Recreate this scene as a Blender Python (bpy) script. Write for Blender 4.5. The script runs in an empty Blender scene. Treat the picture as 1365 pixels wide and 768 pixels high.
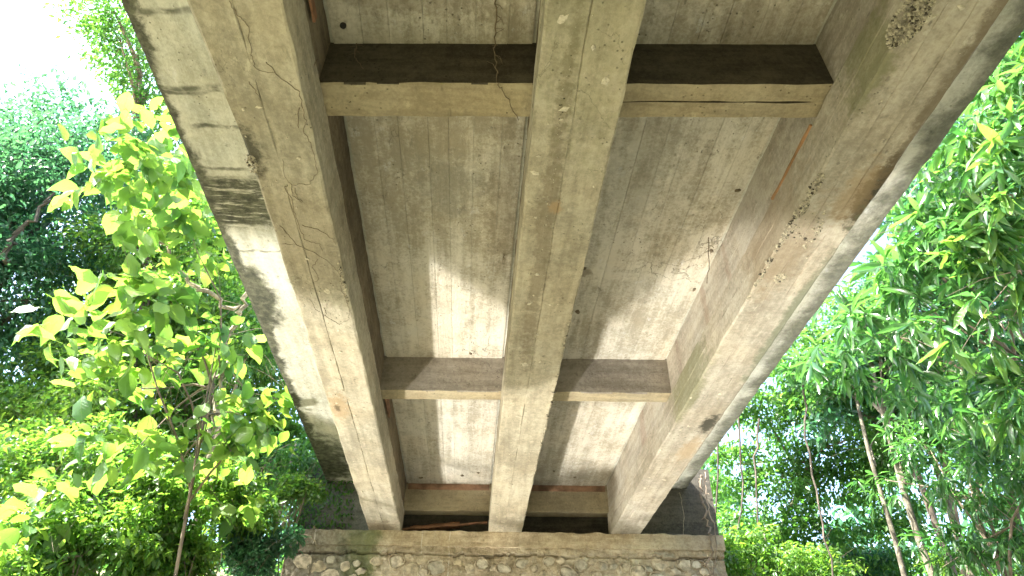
import bpy, bmesh, math, random
import numpy as np
from mathutils import Vector, Matrix, noise as mnoise

random.seed(7); rng = np.random.default_rng(7)
sc = bpy.context.scene
col = sc.collection
PI = math.pi

# ------------------------------------------------------------------ camera
S = 2.7; CAMZ = 1.6
F, TH, PSI, RHO, K = 887.04, 0.651, 0.0479, 0.0228, 0.0714
fw = Vector((math.sin(PSI)*math.cos(TH), math.cos(PSI)*math.cos(TH), math.sin(TH)))
rt = Vector((math.cos(PSI), -math.sin(PSI), 0.0)); up = rt.cross(fw)
c_, s_ = math.cos(RHO), math.sin(RHO)
ex = rt*c_ + up*s_; ey = up*c_ - rt*s_
cam = bpy.data.cameras.new("camera"); cam.sensor_width = 36.0; cam.lens = F*36.0/1365.0
cam.clip_start = 0.05; cam.clip_end = 2000
camo = bpy.data.objects.new("camera", cam); col.objects.link(camo)
M = Matrix((ex, ey, -fw)).transposed().to_4x4(); M.translation = Vector((0, 0, CAMZ))
camo.matrix_world = M; sc.camera = camo

# ------------------------------------------------------------------ light
sun_to = Vector((-0.69, -0.26, 1.0)).normalized()          # towards the sun
elev = math.asin(sun_to.z)
w = bpy.data.worlds.new("World"); sc.world = w; w.use_nodes = True
nt = w.node_tree; bg = nt.nodes["Background"]
sky = nt.nodes.new("ShaderNodeTexSky"); sky.sky_type = 'NISHITA'; sky.sun_disc = False
sky.sun_elevation = elev; sky.sun_rotation = math.atan2(sun_to.x, sun_to.y)
sky.dust_density = 3.0; sky.air_density = 1.0; sky.ozone_density = 1.0
nt.links.new(sky.outputs[0], bg.inputs[0]); bg.inputs[1].default_value = 0.15
sl = bpy.data.lights.new("sun", 'SUN'); sl.energy = 5.0; sl.angle = math.radians(0.5); sl.color = (1.0, 0.96, 0.89)
so = bpy.data.objects.new("sun", sl); col.objects.link(so)
so.rotation_euler = sun_to.to_track_quat('Z', 'Y').to_euler(); so.location = (-20, -8, 30)
sc.view_settings.view_transform = 'Standard'; sc.view_settings.look = 'None'
sc.view_settings.gamma = 1.0; sc.view_settings.exposure = 3.0
sc.render.engine = 'CYCLES'
sc.cycles.use_denoising = True
sc.cycles.sample_clamp_indirect = 0.0
sc.cycles.max_bounces = 10; sc.cycles.transmission_bounces = 6; sc.cycles.transparent_max_bounces = 8
sc.cycles.blur_glossy = 0.0
sc.cycles.use_guiding = True; sc.cycles.use_surface_guiding = True   # finds the sun glint off the stream that lights the soffit

# ------------------------------------------------------------------ node helpers
def new_mat(name):
    m = bpy.data.materials.new(name); m.use_nodes = True
    return m, m.node_tree, m.node_tree.nodes["Principled BSDF"]
class N:
    def __init__(s, nt): s.nt = nt; s.pos = None
    def node(s, t, **kw):
        n = s.nt.nodes.new(t)
        for k, v in kw.items(): setattr(n, k, v)
        return n
    def put(s, sock, v):
        if hasattr(v, 'links') or isinstance(v, bpy.types.NodeSocket): s.nt.links.new(v, sock)
        else: sock.default_value = v
    def geo(s):
        if s.pos is None: s.pos = s.node("ShaderNodeNewGeometry").outputs["Position"]
        return s.pos
    def math(s, op, a, b=0.0, c=None, clamp=False):
        n = s.node("ShaderNodeMath", operation=op, use_clamp=clamp)
        s.put(n.inputs[0], a); s.put(n.inputs[1], b)
        if c is not None: s.put(n.inputs[2], c)
        return n.outputs[0]
    def scale(s, v, xyz, off=(0, 0, 0)):
        n = s.node("ShaderNodeMapping"); s.put(n.inputs[0], v)
        n.inputs["Scale"].default_value = xyz; n.inputs["Location"].default_value = off
        return n.outputs[0]
    def noise(s, v, sc_, det=4, rough=0.55, dist=0.0):
        n = s.node("ShaderNodeTexNoise"); s.put(n.inputs["Vector"], v); n.inputs["Scale"].default_value = sc_
        n.inputs["Detail"].default_value = det; n.inputs["Roughness"].default_value = rough
        n.inputs["Distortion"].default_value = dist
        return n.outputs["Fac"]
    def ramp(s, v, lo, hi):
        n = s.node("ShaderNodeMapRange", interpolation_type='SMOOTHSTEP'); s.put(n.inputs[0], v)
        n.inputs[1].default_value = lo; n.inputs[2].default_value = hi
        return n.outputs[0]
    def mix(s, f, a, b, mode='MIX'):
        n = s.node("ShaderNodeMix", data_type='RGBA', blend_type=mode)
        s.put(n.inputs[0], f)
        for sock, v in ((n.inputs[6], a), (n.inputs[7], b)):
            if isinstance(v, tuple): v = (*v[:3], 1.0)
            s.put(sock, v)
        return n.outputs[2]
    def sep(s, v):
        n = s.node("ShaderNodeSeparateXYZ"); s.put(n.inputs[0], v); return n.outputs
    def bump(s, h, strength, dist=0.01, nrm=None):
        n = s.node("ShaderNodeBump"); n.inputs["Strength"].default_value = strength; n.inputs["Distance"].default_value = dist
        s.put(n.inputs["Height"], h)
        if nrm is not None: s.put(n.inputs["Normal"], nrm)
        return n.outputs[0]
    def spot(s, cx, cy, rx, ry, soft=0.45, warp=None):
        """irregular stain round a world x, y point"""
        x, y, z = s.sep(s.geo())
        dx = s.math('DIVIDE', s.math('SUBTRACT', x, cx), rx); dy = s.math('DIVIDE', s.math('SUBTRACT', y, cy), ry)
        d = s.math('SQRT', s.math('ADD', s.math('MULTIPLY', dx, dx), s.math('MULTIPLY', dy, dy)))
        if warp is not None: d = s.math('ADD', d, s.math('MULTIPLY', s.math('SUBTRACT', warp, 0.5), 2.2))
        return s.ramp(d, 1.0+soft, 1.0-soft)

def simple(name, colr, rough=0.85, nsc=8.0, var=0.25, bump=0.15, colr2=None):
    m, nt, b = new_mat(name); n = N(nt)
    f = n.noise(n.geo(), nsc, 6, 0.6)
    a = tuple(c*(1-var) for c in colr); c2 = colr2 or tuple(min(1, c*(1+var)) for c in colr)
    nt.links.new(n.mix(n.ramp(f, 0.3, 0.7), a, c2), b.inputs["Base Color"])
    b.inputs["Roughness"].default_value = rough
    nt.links.new(n.bump(n.noise(n.geo(), nsc*6, 5, 0.6), bump, 0.01), b.inputs["Normal"])
    return m

def concrete(name, light, dark, along='y', stains=(), grain=1.0, moss=None, contrast=1.0, specks=0.5, objvar=0.0, patches=True):
    """weathered cast concrete: fine grain drawn out along the formwork boards, blotches, pale chips"""
    m, nt, b = new_mat(name); n = N(nt); p = n.geo()
    st = {'y': (9, 0.7, 9), 'x': (0.7, 9, 9)}[along]
    big = n.noise(p, 0.9, 5, 0.6, 0.4); med = n.noise(n.scale(p, (1, 0.8, 1), (5, 3, 1)), 4.5, 7, 0.68, 0.3)
    fine = n.noise(p, 45, 6, 0.7); streak = n.noise(n.scale(p, st), 1.6, 6, 0.62, 0.2)
    t = n.math('ADD', n.math('MULTIPLY', big, 0.9), n.math('MULTIPLY', med, 0.75))
    fine2 = n.noise(n.scale(p, (1, 1, 1), (3, 8, 2)), 19, 8, 0.75)
    t = n.math('ADD', t, n.math('MULTIPLY', streak, 0.85)); t = n.math('ADD', t, n.math('ADD', n.math('MULTIPLY', fine, 0.7), n.math('MULTIPLY', fine2, 0.7)))
    f = n.ramp(t, 1.95-0.33/contrast, 1.95+0.33/contrast)
    c = n.mix(f, dark, light)
    # warm and cool drift
    hue = n.ramp(n.noise(n.scale(p, (1, 1, 1), (11, 7, 3)), 1.7, 4, 0.6), 0.35, 0.68)
    c = n.mix(n.math('MULTIPLY', hue, 0.26), c, n.mix(1.0, c, (1.08, 0.93, 0.72), 'MULTIPLY'))
    # grimy fine smudges
    sm = n.ramp(n.noise(n.scale(p, (1.0, 0.55, 1.0), (2, 9, 4)), 11, 8, 0.78, 0.6), 0.56, 0.72)
    c = n.mix(n.math('MULTIPLY', sm, 0.55*grain), c, tuple(d*0.55 for d in dark))
    if patches:                                          # pale skin where the paste has flaked
        fl = n.ramp(n.noise(n.scale(p, (1.3, 0.8, 1.3), (7, 1, 4)), 6.5, 7, 0.72), 0.6, 0.70)
        c = n.mix(n.math('MULTIPLY', fl, specks), c, tuple(min(0.62, l*1.28) for l in light))
    pits = n.node("ShaderNodeTexVoronoi"); pits.inputs["Scale"].default_value = 26.0; nt.links.new(p, pits.inputs["Vector"])
    pt = n.math('MULTIPLY', n.ramp(pits.outputs["Distance"], 0.17, 0.08), n.ramp(n.noise(p, 3.1, 3), 0.52, 0.62))
    c = n.mix(n.math('MULTIPLY', pt, 0.7), c, tuple(d*0.35 for d in dark))
    # hairline cracks and dark specks of dirt
    vc = n.node("ShaderNodeTexVoronoi", feature='DISTANCE_TO_EDGE'); vc.inputs["Scale"].default_value = 1.9
    wv_ = n.node("ShaderNodeVectorMath", operation='ADD'); nn_ = n.node("ShaderNodeTexNoise"); nn_.inputs["Scale"].default_value = 4.0; nn_.inputs["Detail"].default_value = 6.0; nt.links.new(p, nn_.inputs["Vector"])
    sc3 = n.node("ShaderNodeVectorMath", operation='SCALE'); sc3.inputs["Scale"].default_value = 0.55; nt.links.new(nn_.outputs["Color"], sc3.inputs[0])
    nt.links.new(p, wv_.inputs[0]); nt.links.new(sc3.outputs[0], wv_.inputs[1]); nt.links.new(wv_.outputs[0], vc.inputs["Vector"])
    ck = n.math('MULTIPLY', n.ramp(vc.outputs["Distance"], 0.006, 0.001), n.ramp(n.noise(n.scale(p, (1, 1, 1), (9, 2, 6)), 1.3, 3), 0.58, 0.66))
    c = n.mix(n.math('MULTIPLY', ck, 0.45), c, tuple(d*0.4 for d in dark))
    v2 = n.node("ShaderNodeTexVoronoi"); v2.inputs["Scale"].default_value = 11.0; nt.links.new(n.scale(p, (1.4, 0.8, 1.4), (2.2, 1.7, 0.4)), v2.inputs["Vector"])
    dk_ = n.math('MULTIPLY', n.ramp(n.math('ADD', v2.outputs["Distance"], n.math('MULTIPLY', n.math('SUBTRACT', fine, 0.5), 0.5)), 0.17, 0.06), n.ramp(n.noise(n.scale(p, (1, 1, 1), (4, 4, 8)), 2.4, 3), 0.5, 0.6))
    c = n.mix(n.math('MULTIPLY', dk_, 0.6), c, tuple(d*0.5 for d in dark))
    if objvar:
        oi = n.node("ShaderNodeObjectInfo")
        c = n.mix(n.math('MULTIPLY', n.ramp(oi.outputs["Random"], 0.0, 1.0), objvar), c, n.mix(1.0, c, (0.66, 0.64, 0.6), 'MULTIPLY'))
    warp = n.math('ADD', n.math('MULTIPLY', n.noise(p, 5.5, 7, 0.75), 0.6), n.math('MULTIPLY', n.noise(p, 19, 5, 0.7), 0.6)); warp = n.math('ADD', n.math('MULTIPLY', n.math('SUBTRACT', warp, 0.6), 1.7), 0.5)
    for (cx, cy, rx, ry, k, sc_) in stains:
        c = n.mix(n.math('MULTIPLY', n.spot(cx, cy, rx, ry, 0.4, warp), k), c, sc_)
    if moss: c = moss(n, c)
    nt.links.new(c, b.inputs["Base Color"])
    b.inputs["Roughness"].default_value = 0.9; b.inputs["Specular IOR Level"].default_value = 0.25
    h = n.math('ADD', n.math('MULTIPLY', fine, 0.5), n.math('ADD', n.math('MULTIPLY', streak, 0.9), n.math('MULTIPLY', med, 0.8)))
    h = n.math('SUBTRACT', n.math('ADD', h, n.math('MULTIPLY', fine2, 0.9)), n.math('ADD', n.math('MULTIPLY', pt, 0.8), ck))
    nt.links.new(n.bump(h, 0.55*grain, 0.012), b.inputs["Normal"])
    return m

# ------------------------------------------------------------------ mesh helpers
def B(x, y, z):                     # bridge coordinates (skewed, z above the camera) -> world
    return Vector((x, y - K*x, z + CAMZ))
def link(name, me, mat=None, parent=None, kind=None, label=None):
    o = bpy.data.objects.new(name, me); col.objects.link(o)
    if mat is not None and me is not None and len(me.materials) == 0: me.materials.append(mat)
    if parent is not None: o.parent = parent
    if kind: o['kind'] = kind
    if label: o['label'] = label
    return o
def mesh(name, vs, fs, smooth=False):
    me = bpy.data.meshes.new(name); me.from_pydata([tuple(v) for v in vs], [], fs); me.update()
    if smooth: me.shade_smooth()
    return me
def root(name, loc, label, cat, group=None):
    o = bpy.data.objects.new(name, None); col.objects.link(o); o.location = loc
    o.empty_display_size = 0.2
    o['label'] = label; o['category'] = cat
    if group: o['group'] = group
    return o
def at_parent(o, p):                # keep world-space meshes in place below a moved Empty
    o.parent = p; o.matrix_parent_inverse = Matrix.Translation(p.location).inverted()
    return o
def part(name, me, mat, p, **kw):
    return at_parent(link(name, me, mat, None, **kw), p)
def nz(x, y, z, s=1.0): return mnoise.noise(Vector((x*s, y*s, z*s)))
def frange(a, b, st):
    n = max(1, int(math.ceil((b-a)/st))); return [a+(b-a)*i/n for i in range(n+1)]

def extrude_y(name, prof, y0, y1, step, wob=0.003, wobs=4.0, chip=0.0, closed=True, xf=None, ends=True):
    """prof: (x, z) corners counter-clockwise seen from -y; swept along y with slightly uneven arrises"""
    ys = frange(y0, y1, step); vs = []; fs = []; n = len(prof)
    for j, y in enumerate(ys):
        for i, (x, z) in enumerate(prof):
            dx = wob*(nz(x*3+i//3*7.3, y, z, wobs)+.6*nz(x*3+i*1.3, y, z, wobs*4)); dz = wob*(nz(x, y+31, z+i//3*5.1, wobs)+.4*nz(x, y+31, z+i*.7, wobs*4))
            if xf: dx += xf(i, y)
            if chip:
                q = nz(i*13.7, y*1.0, 3.3, 2.3)
                if q > 0.42: dz += chip*(q-0.42)*3
            vs.append(B(x+dx, y, z+dz))
    for j in range(len(ys)-1):
        for i in range(n if closed else n-1):
            a = j*n+i; b = j*n+(i+1) % n; fs.append((a, b, b+n, a+n))
    if closed and ends:
        fs.append(tuple(range(n-1, -1, -1))); fs.append(tuple((len(ys)-1)*n+i for i in range(n)))
    me = mesh(name, vs, fs)
    bm = bmesh.new(); bm.from_mesh(me); bmesh.ops.recalc_face_normals(bm, faces=bm.faces); bm.to_mesh(me); bm.free()
    return me
def extrude_x(name, prof, x0, x1, step, wob=0.003, wobs=4.0, yoff=0.0):
    """prof: (y, z) corners swept along x"""
    xs = frange(x0, x1, step); vs = []; fs = []; n = len(prof)
    for x in xs:
        for i, (y, z) in enumerate(prof):
            vs.append(B(x, y+wob*nz(x+i*7, y, z, wobs), z+wob*nz(x, y+17+i*3, z, wobs)))
    for j in range(len(xs)-1):
        for i in range(n):
            a = j*n+i; b = j*n+(i+1) % n; fs.append((a, b, b+n, a+n))
    fs.append(tuple(range(n-1, -1, -1))); fs.append(tuple((len(xs)-1)*n+i for i in range(n)))
    me = mesh(name, vs, fs)
    bm = bmesh.new(); bm.from_mesh(me); bmesh.ops.recalc_face_normals(bm, faces=bm.faces); bm.to_mesh(me); bm.free()
    return me
def tube(vs, fs, pts, r0, r1, seg=6):
    """append a bent tapered tube to vertex and face lists"""
    pts = [Vector(p) for p in pts]; base = len(vs); n = len(pts)
    prev = None
    for i, p in enumerate(pts):
        d = (pts[min(i+1, n-1)] - pts[max(i-1, 0)]).normalized()
        a = Vector((0, 0, 1)) if abs(d.z) < 0.9 else Vector((1, 0, 0))
        if prev is not None: a = prev
        u = d.cross(a).normalized(); v = d.cross(u).normalized(); prev = a
        r = r0 + (r1-r0)*i/max(1, n-1)
        for k in range(seg):
            t = 2*PI*k/seg; vs.append(p + (u*math.cos(t)+v*math.sin(t))*r)
    for i in range(n-1):
        for k in range(seg):
            a = base+i*seg+k; b = base+i*seg+(k+1) % seg; fs.append((a, b, b+seg, a+seg))
    fs.append(tuple(base+k for k in range(seg-1, -1, -1))); fs.append(tuple(base+(n-1)*seg+k for k in range(seg)))
def box_me(name, x0, x1, y0, y1, z0, z1):
    return extrude_x(name, [(y0, z0), (y1, z0), (y1, z1), (y0, z1)], x0, x1, 10, 0)


#@@MATERIALS
OL, OD = (0.42, 0.385, 0.30), (0.225, 0.205, 0.155)
BLK = (0.035, 0.035, 0.025); ORG = (0.31, 0.22, 0.125); BRN = (0.12, 0.09, 0.055); GRN = (0.13, 0.14, 0.05)
M_girder = [
 concrete("girder_concrete", OL, OD, stains=[(-1.31, 2.47, .07, .13, .8, BLK), (-1.25, 5.4, .09, .22, .7, ORG), (-1.26, 5.42, .03, .07, .9, BRN), (-1.2, 8.7, .2, .25, .7, BRN), (-1.15, 3.2, .25, .5, .3, BRN)]),
 concrete("middle_girder_concrete", (0.42, 0.38, 0.285), (0.225, 0.20, 0.145), stains=[(.33, 3.0, .05, 1.4, .5, BRN), (.37, 2.75, .04, .05, .8, ORG), (.42, 1.0, .3, 1.2, .25, GRN)]),
 concrete("right_girder_concrete", (0.44, 0.405, 0.335), (0.235, 0.21, 0.165), stains=[(2.12, 2.5, .07, .22, .95, BLK), (2.03, 2.5, .09, .2, .6, ORG), (2.07, 5.42, .07, .16, .9, BLK), (2.04, 5.95, .08, .25, .6, ORG), (1.8, 3.0, .16, .45, .3, ORG), (1.82, 3.0, .2, .5, .22, BRN), (2.13, 1.3, .05, 1.3, .7, BRN), (1.76, 4.9, .06, .5, .5, GRN), (2.13, 3.8, .05, .8, .7, (0.12, 0.14, 0.09)), (1.7, 1.75, .1, .25, .5, GRN)])]
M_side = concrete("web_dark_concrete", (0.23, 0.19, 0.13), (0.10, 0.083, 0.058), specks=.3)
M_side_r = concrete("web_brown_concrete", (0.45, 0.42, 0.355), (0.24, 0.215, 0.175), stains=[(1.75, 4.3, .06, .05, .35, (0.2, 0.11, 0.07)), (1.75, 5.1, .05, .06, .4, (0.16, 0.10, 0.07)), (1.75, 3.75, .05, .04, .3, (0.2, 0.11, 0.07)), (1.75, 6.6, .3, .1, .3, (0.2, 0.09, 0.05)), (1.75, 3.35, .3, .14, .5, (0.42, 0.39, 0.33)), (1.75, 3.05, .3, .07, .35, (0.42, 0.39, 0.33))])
def slab_moss(n, c):
    x, y, z = n.sep(n.geo())
    wv = n.math('SUBTRACT', n.noise(n.geo(), 3.6, 9, 0.72, 0.5), 0.5)
    yb = n.math('ADD', y, n.math('MULTIPLY', x, K))
    big = n.math('MULTIPLY', n.math('SUBTRACT', n.noise(n.scale(n.geo(), (0.01, 1, 1)), 0.9, 2), 0.45), 0.35)
    e = n.math('ADD', x, n.math('ADD', n.math('MULTIPLY', wv, 0.30), n.math('MULTIPLY', big, -0.6)))
    mL = n.ramp(e, -1.965, -2.02)
    mR = n.math('MULTIPLY', n.ramp(n.math('ADD', x, n.math('MULTIPLY', n.math('SUBTRACT', n.noise(n.geo(), 2.6, 8, 0.72, 0.3), 0.5), 0.6)), 2.64, 2.84), 0.85)
    # soot-black band and drip lines running in from the left edge
    q = n.math('ADD', n.math('MULTIPLY', wv, 1.5), 0.0)
    d = n.math('ABSOLUTE', n.math('DIVIDE', n.math('SUBTRACT', yb, 3.46), 0.27))
    band = n.math('MULTIPLY', n.ramp(n.math('ADD', d, q), 1.15, 0.75), n.ramp(n.noise(n.scale(n.geo(), (1.2, 9, 1)), 3.0, 6, 0.7), 0.38, 0.5))
    band = n.math('MULTIPLY', band, n.ramp(x, -0.9, -1.4))
    blob = n.spot(-1.97, 4.75, .16, .42, 0.3, n.noise(n.geo(), 5, 6, 0.7))
    blob2 = n.spot(-1.98, 8.3, .35, .75, 0.4, n.noise(n.geo(), 6, 6, 0.7))
    lines = None
    for yy, wd in ((2.47, .018), (2.50, .012), (2.76, .014), (1.97, .02), (3.12, .012), (4.0, .01)):
        ww = n.math('MULTIPLY', n.math('SUBTRACT', n.noise(n.geo(), 5, 4), 0.5), 0.10)
        l = n.ramp(n.math('ABSOLUTE', n.math('ADD', n.math('SUBTRACT', yb, yy), ww)), wd*1.8, wd*0.4)
        lines = l if lines is None else n.math('MAXIMUM', lines, l)
    lines = n.math('MULTIPLY', lines, n.ramp(x, -1.3, -1.6)); lines = n.math('MULTIPLY', lines, n.ramp(n.noise(n.geo(), 7, 3), 0.35, 0.6))
    mm = n.math('MAXIMUM', n.math('MAXIMUM', mL, mR), n.math('MAXIMUM', band, n.math('MAXIMUM', blob, blob2)))
    mm = n.math('MAXIMUM', mm, n.math('MULTIPLY', lines, 0.85))
    dk = n.mix(n.ramp(n.noise(n.geo(), 17, 6, 0.7), 0.35, 0.7), (0.022, 0.024, 0.017), (0.11, 0.115, 0.075))
    return n.mix(n.math('MULTIPLY', mm, 0.93), c, dk)
M_slab = concrete("slab_edge_concrete", (0.54, 0.54, 0.48), (0.32, 0.32, 0.27), moss=slab_moss, grain=1.2)
M_strip = concrete("soffit_concrete", (0.60, 0.575, 0.50), (0.34, 0.315, 0.25), objvar=0.32, grain=1.6, specks=0.7, contrast=1.3,
    stains=[(.77, 4.18, .06, .06, .6, BRN), (-1.11, 4.87, .08, .6, .5, BRN), (0.1, 3.4, .12, .8, .35, BRN), (1.5, 2.0, .4, .25, .35, BRN), (1.1, 1.0, .3, .5, .35, BRN), (-.3, 3.3, .22, .25, .4, (0.2, 0.2, 0.17)), (1.0, 3.0, .2, .5, .3, (0.17, 0.17, 0.13)), (-.5, 1.9, .5, .12, .4, BRN)])
M_beam = concrete("beam_concrete", (0.38, 0.33, 0.22), (0.22, 0.185, 0.12), along='x')
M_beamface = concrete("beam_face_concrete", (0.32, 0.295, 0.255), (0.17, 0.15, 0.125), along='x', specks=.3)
M_beamfront = concrete("beam_front_dark_concrete", (0.10, 0.088, 0.065), (0.04, 0.034, 0.026), along='x', patches=False)  # near-black tone, only for the front faces of the nearer beams
def cap_moss(n, c):
    x, y, z = n.sep(n.geo())
    v = n.noise(n.scale(n.geo(), (14, 1, 0.7)), 2.2, 5, 0.6)
    c = n.mix(n.math('MULTIPLY', n.ramp(v, 0.58, 0.72), 0.22), c, (0.5, 0.46, 0.36))
    g = n.spot(-1.45, 8.8, .24, 9, 0.5, n.noise(n.geo(), 6, 6, 0.7))
    c = n.mix(n.math('MULTIPLY', g, 0.8), c, (0.085, 0.11, 0.025))
    l = n.ramp(n.math('ADD', x, n.math('MULTIPLY', n.math('SUBTRACT', n.noise(n.geo(), 3, 5, 0.7), 0.5), 1.2)), -1.15, -1.75)
    c = n.mix(n.math('MULTIPLY', l, 0.72), c, n.mix(n.ramp(n.noise(n.geo(), 13, 6, .7), .4, .65), (0.06, 0.058, 0.045), (0.20, 0.19, 0.15)))
    r = n.ramp(x, 1.9, 3.1)
    c = n.mix(n.math('MULTIPLY', r, 0.5), c, (0.10, 0.075, 0.045))
    for xx in (-0.66, -0.30, -2.05):
        ww = n.math('MULTIPLY', n.math('SUBTRACT', n.noise(n.geo(), 2.5, 3), 0.5), 0.09)
        s1 = n.math('MULTIPLY', n.ramp(n.math('ABSOLUTE', n.math('ADD', n.math('SUBTRACT', x, xx), ww)), .009, .003), n.ramp(n.noise(n.geo(), 9, 3), .4, .55))
        c = n.mix(n.math('MULTIPLY', s1, 0.7), c, (0.62, 0.58, 0.48))
    return c
M_cap = concrete("cap_concrete", (0.55, 0.47, 0.33), (0.28, 0.22, 0.14), along='x', moss=cap_moss, grain=1.3)
M_mortar = concrete("wall_mortar", (0.55, 0.485, 0.36), (0.25, 0.20, 0.13), along='x', moss=cap_moss, grain=1.8)
M_stone = [simple('stone_tan', (0.41, 0.35, 0.25), 0.9, 14, 0.45, 0.6), simple('stone_grey', (0.385, 0.345, 0.26), 0.9, 14, 0.4, 0.6),
           simple('stone_brown', (0.36, 0.30, 0.20), 0.9, 14, 0.45, 0.6)]
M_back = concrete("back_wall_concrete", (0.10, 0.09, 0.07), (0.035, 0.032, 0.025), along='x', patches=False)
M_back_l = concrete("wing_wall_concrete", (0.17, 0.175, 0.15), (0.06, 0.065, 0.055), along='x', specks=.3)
M_patch = simple('pale_mortar', (0.47, 0.42, 0.32), 0.9, 40, 0.3, 0.4)
M_timber = simple('old_timber', (0.20, 0.10, 0.055), 0.85, 9, 0.4, 0.5)
M_orange = simple('orange_timber', (0.29, 0.16, 0.075), 0.85, 9, 0.3, 0.5)
M_root = simple('dry_root', (0.15, 0.115, 0.075), 0.9, 30, 0.35, 0.4)
M_hole_shade = simple('pipe_mouth_shade', (0.03, 0.028, 0.025), 0.8, 20, 0.2, 0.1)
M_agg = simple('loose_aggregate', (0.33, 0.295, 0.215), 0.9, 60, 0.6, 0.6)
M_pit = simple('pitted_concrete', (0.06, 0.05, 0.035), 0.95, 50, 0.5, 0.6)
M_bark = simple('bark', (0.17, 0.13, 0.09), 0.9, 6, 0.4, 0.6)
M_bark_pale = simple('pale_bark', (0.24, 0.20, 0.13), 0.85, 11, 0.6, 0.6)
M_bark_mot = simple('mottled_bark', (0.085, 0.07, 0.045), 0.9, 9, 0.5, 0.7, (0.19, 0.17, 0.12))
M_bark_dark = simple('dark_bark', (0.07, 0.055, 0.04), 0.9, 6, 0.4, 0.6)

def blob_me(name, rx, ry, h, seg=9, seed=0, rough=0.22):
    """low irregular stone or flake: rim, shoulder and crown, lying on the xy plane, rising along +z"""
    r = random.Random(seed); vs = []; fs = []
    rad = [1+rough*(r.random()*2-1) for _ in range(seg)]
    for (k, hh) in ((1.0, -0.25), (0.93, 0.45), (0.62, 0.95)):
        for i in range(seg):
            t = 2*PI*i/seg; q = rad[i]*k
            vs.append((rx*q*math.cos(t), ry*q*math.sin(t), h*(hh+0.12*(r.random()-.5))))
    vs.append((0, 0, h*1.02))
    for j in range(2):
        for i in range(seg): a = j*seg+i; b = j*seg+(i+1) % seg; fs.append((a, b, b+seg, a+seg))
    for i in range(seg): fs.append((2*seg+i, 2*seg+(i+1) % seg, 3*seg))
    return mesh(name, vs, fs)

#@@BRIDGE
HB = 1.117*S; HS = 1.2533*S
GX = [(-1.3357, -0.9404), (0.1879, 0.6151), (1.7596, 2.1392)]
bridge = root('bridge', (0.6, 2, HS+CAMZ), 'weathered concrete girder bridge seen from underneath, three long girders below its deck', 'bridge')
bowY = [(-7, 0.0), (0.5, -0.01), (1.5, -0.02), (2.4, 0.03), (4, 0.02), (5.5, 0.0), (9, -0.03)]
girders = []
for gi, (x0, x1) in enumerate(GX):
    zl = HB-0.02; ins = 0.02
    jn = []
    for q in ((-1.155,), (.385,), (1.885, 2.01))[gi]: jn += [(q-.004, S-.003), (q, S+.0035), (q+.004, S-.0015)]
    prof = [(x0, S+0.004), (x0+0.012, S-0.003)] + jn + [(x1-0.012, S-0.003), (x1, S+0.004), (x1, S+.20), (x1-.004, S+.204), (x1, S+.208), (x1, zl), (x1-ins, zl+0.02), (x1-ins, HS+0.06), (x0+ins, HS+0.06), (x0+ins, zl+0.02), (x0, zl), (x0, S+.158), (x0+.004, S+.154), (x0, S+.150)]
    xf = None
    if gi == 0: xf = lambda i, y: (float(np.interp(y, [a for a, _ in bowY], [b for _, b in bowY])) if i in (0, 1) else 0.0)
    me = extrude_y('girder', prof, -7.0, 8.90, 0.035, 0.006, 5.0, 0.014, xf=xf)
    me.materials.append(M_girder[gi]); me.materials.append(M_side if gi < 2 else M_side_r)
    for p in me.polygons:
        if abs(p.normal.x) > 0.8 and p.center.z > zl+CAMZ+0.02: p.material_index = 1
    girders.append(part('girder', me, None, bridge))
slab_me = extrude_y('deck_slab', [(-2.056, HS+0.004), (-2.03, HS), (GX[0][0]+.1, HS), (GX[0][0]+.1, HS+0.012), (GX[2][1]-.1, HS+0.012), (GX[2][1]-.1, HS), (2.84, HS), (2.868, HS+0.004), (2.868, HS+0.2), (-2.056, HS+0.2)], -7.2, 9.15, 0.04, 0.006, 5.0, 0)
slab = part('deck_slab', slab_me, M_slab, bridge)
BY = [(-4.67, -4.45), (-1.25, -1.03), (2.166, 2.383), (5.585, 5.752), (8.918, 9.1)]
for k, (yb0, yb1) in enumerate(BY):
    for a, b_ in ((GX[0][1]-.03, GX[1][0]+.03), (GX[1][1]-.03, GX[2][0]+.03)):
        ym = yb0+(yb1-yb0)*0.52
        if k == 2 and a > 0: prof = [(yb0, HB), (ym-.004, HB), (ym-.002, HB+.012), (ym+.002, HB+.012), (ym+.004, HB), (yb1, HB), (yb1, HS+.02), (yb0, HS+.02)]
        else: prof = [(yb0, HB+.006), (yb0+.008, HB), (yb1, HB), (yb1, HS+.02), (yb0, HS+.02)]
        me = extrude_x('cross_beam', prof, a, b_, 0.03, 0.006, 6.0)
        me.materials.append(M_beam); me.materials.append(M_beamfront if k < 3 else M_beamface)
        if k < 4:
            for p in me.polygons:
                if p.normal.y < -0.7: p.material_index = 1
        part('cross_beam', me, None, bridge)
# the soffit between the girders carries the prints of the formwork boards, one strip for each board
for bi, (a, b_) in enumerate(((GX[0][1], GX[1][0]), (GX[1][1], GX[2][0]))):
    wds = [.17, .15, .19, .13, .16, .18, .14] if bi == 0 else [.15, .18, .16, .13, .19, .17, .16]
    tot = sum(wds); edges = [a-.0]
    for q in wds: edges.append(edges[-1]+q/tot*(b_-a))
    for k in range(len(BY)-1):
        y0, y1 = BY[k][1], BY[k+1][0]
        for i in range(len(wds)):
            dz = random.uniform(-.0015, .0015); xa, xb = edges[i]+.0011, edges[i+1]-.0011
            me = extrude_y('formwork_strip', [(xa, HS+dz), (xb, HS+dz+random.uniform(-.001, .001)), (xb, HS+.0115), (xa, HS+.0115)], y0+.001, y1-.001, 0.16, 0.0012, 3.0)
            at_parent(link('formwork_strip', me, M_strip), slab)
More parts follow.
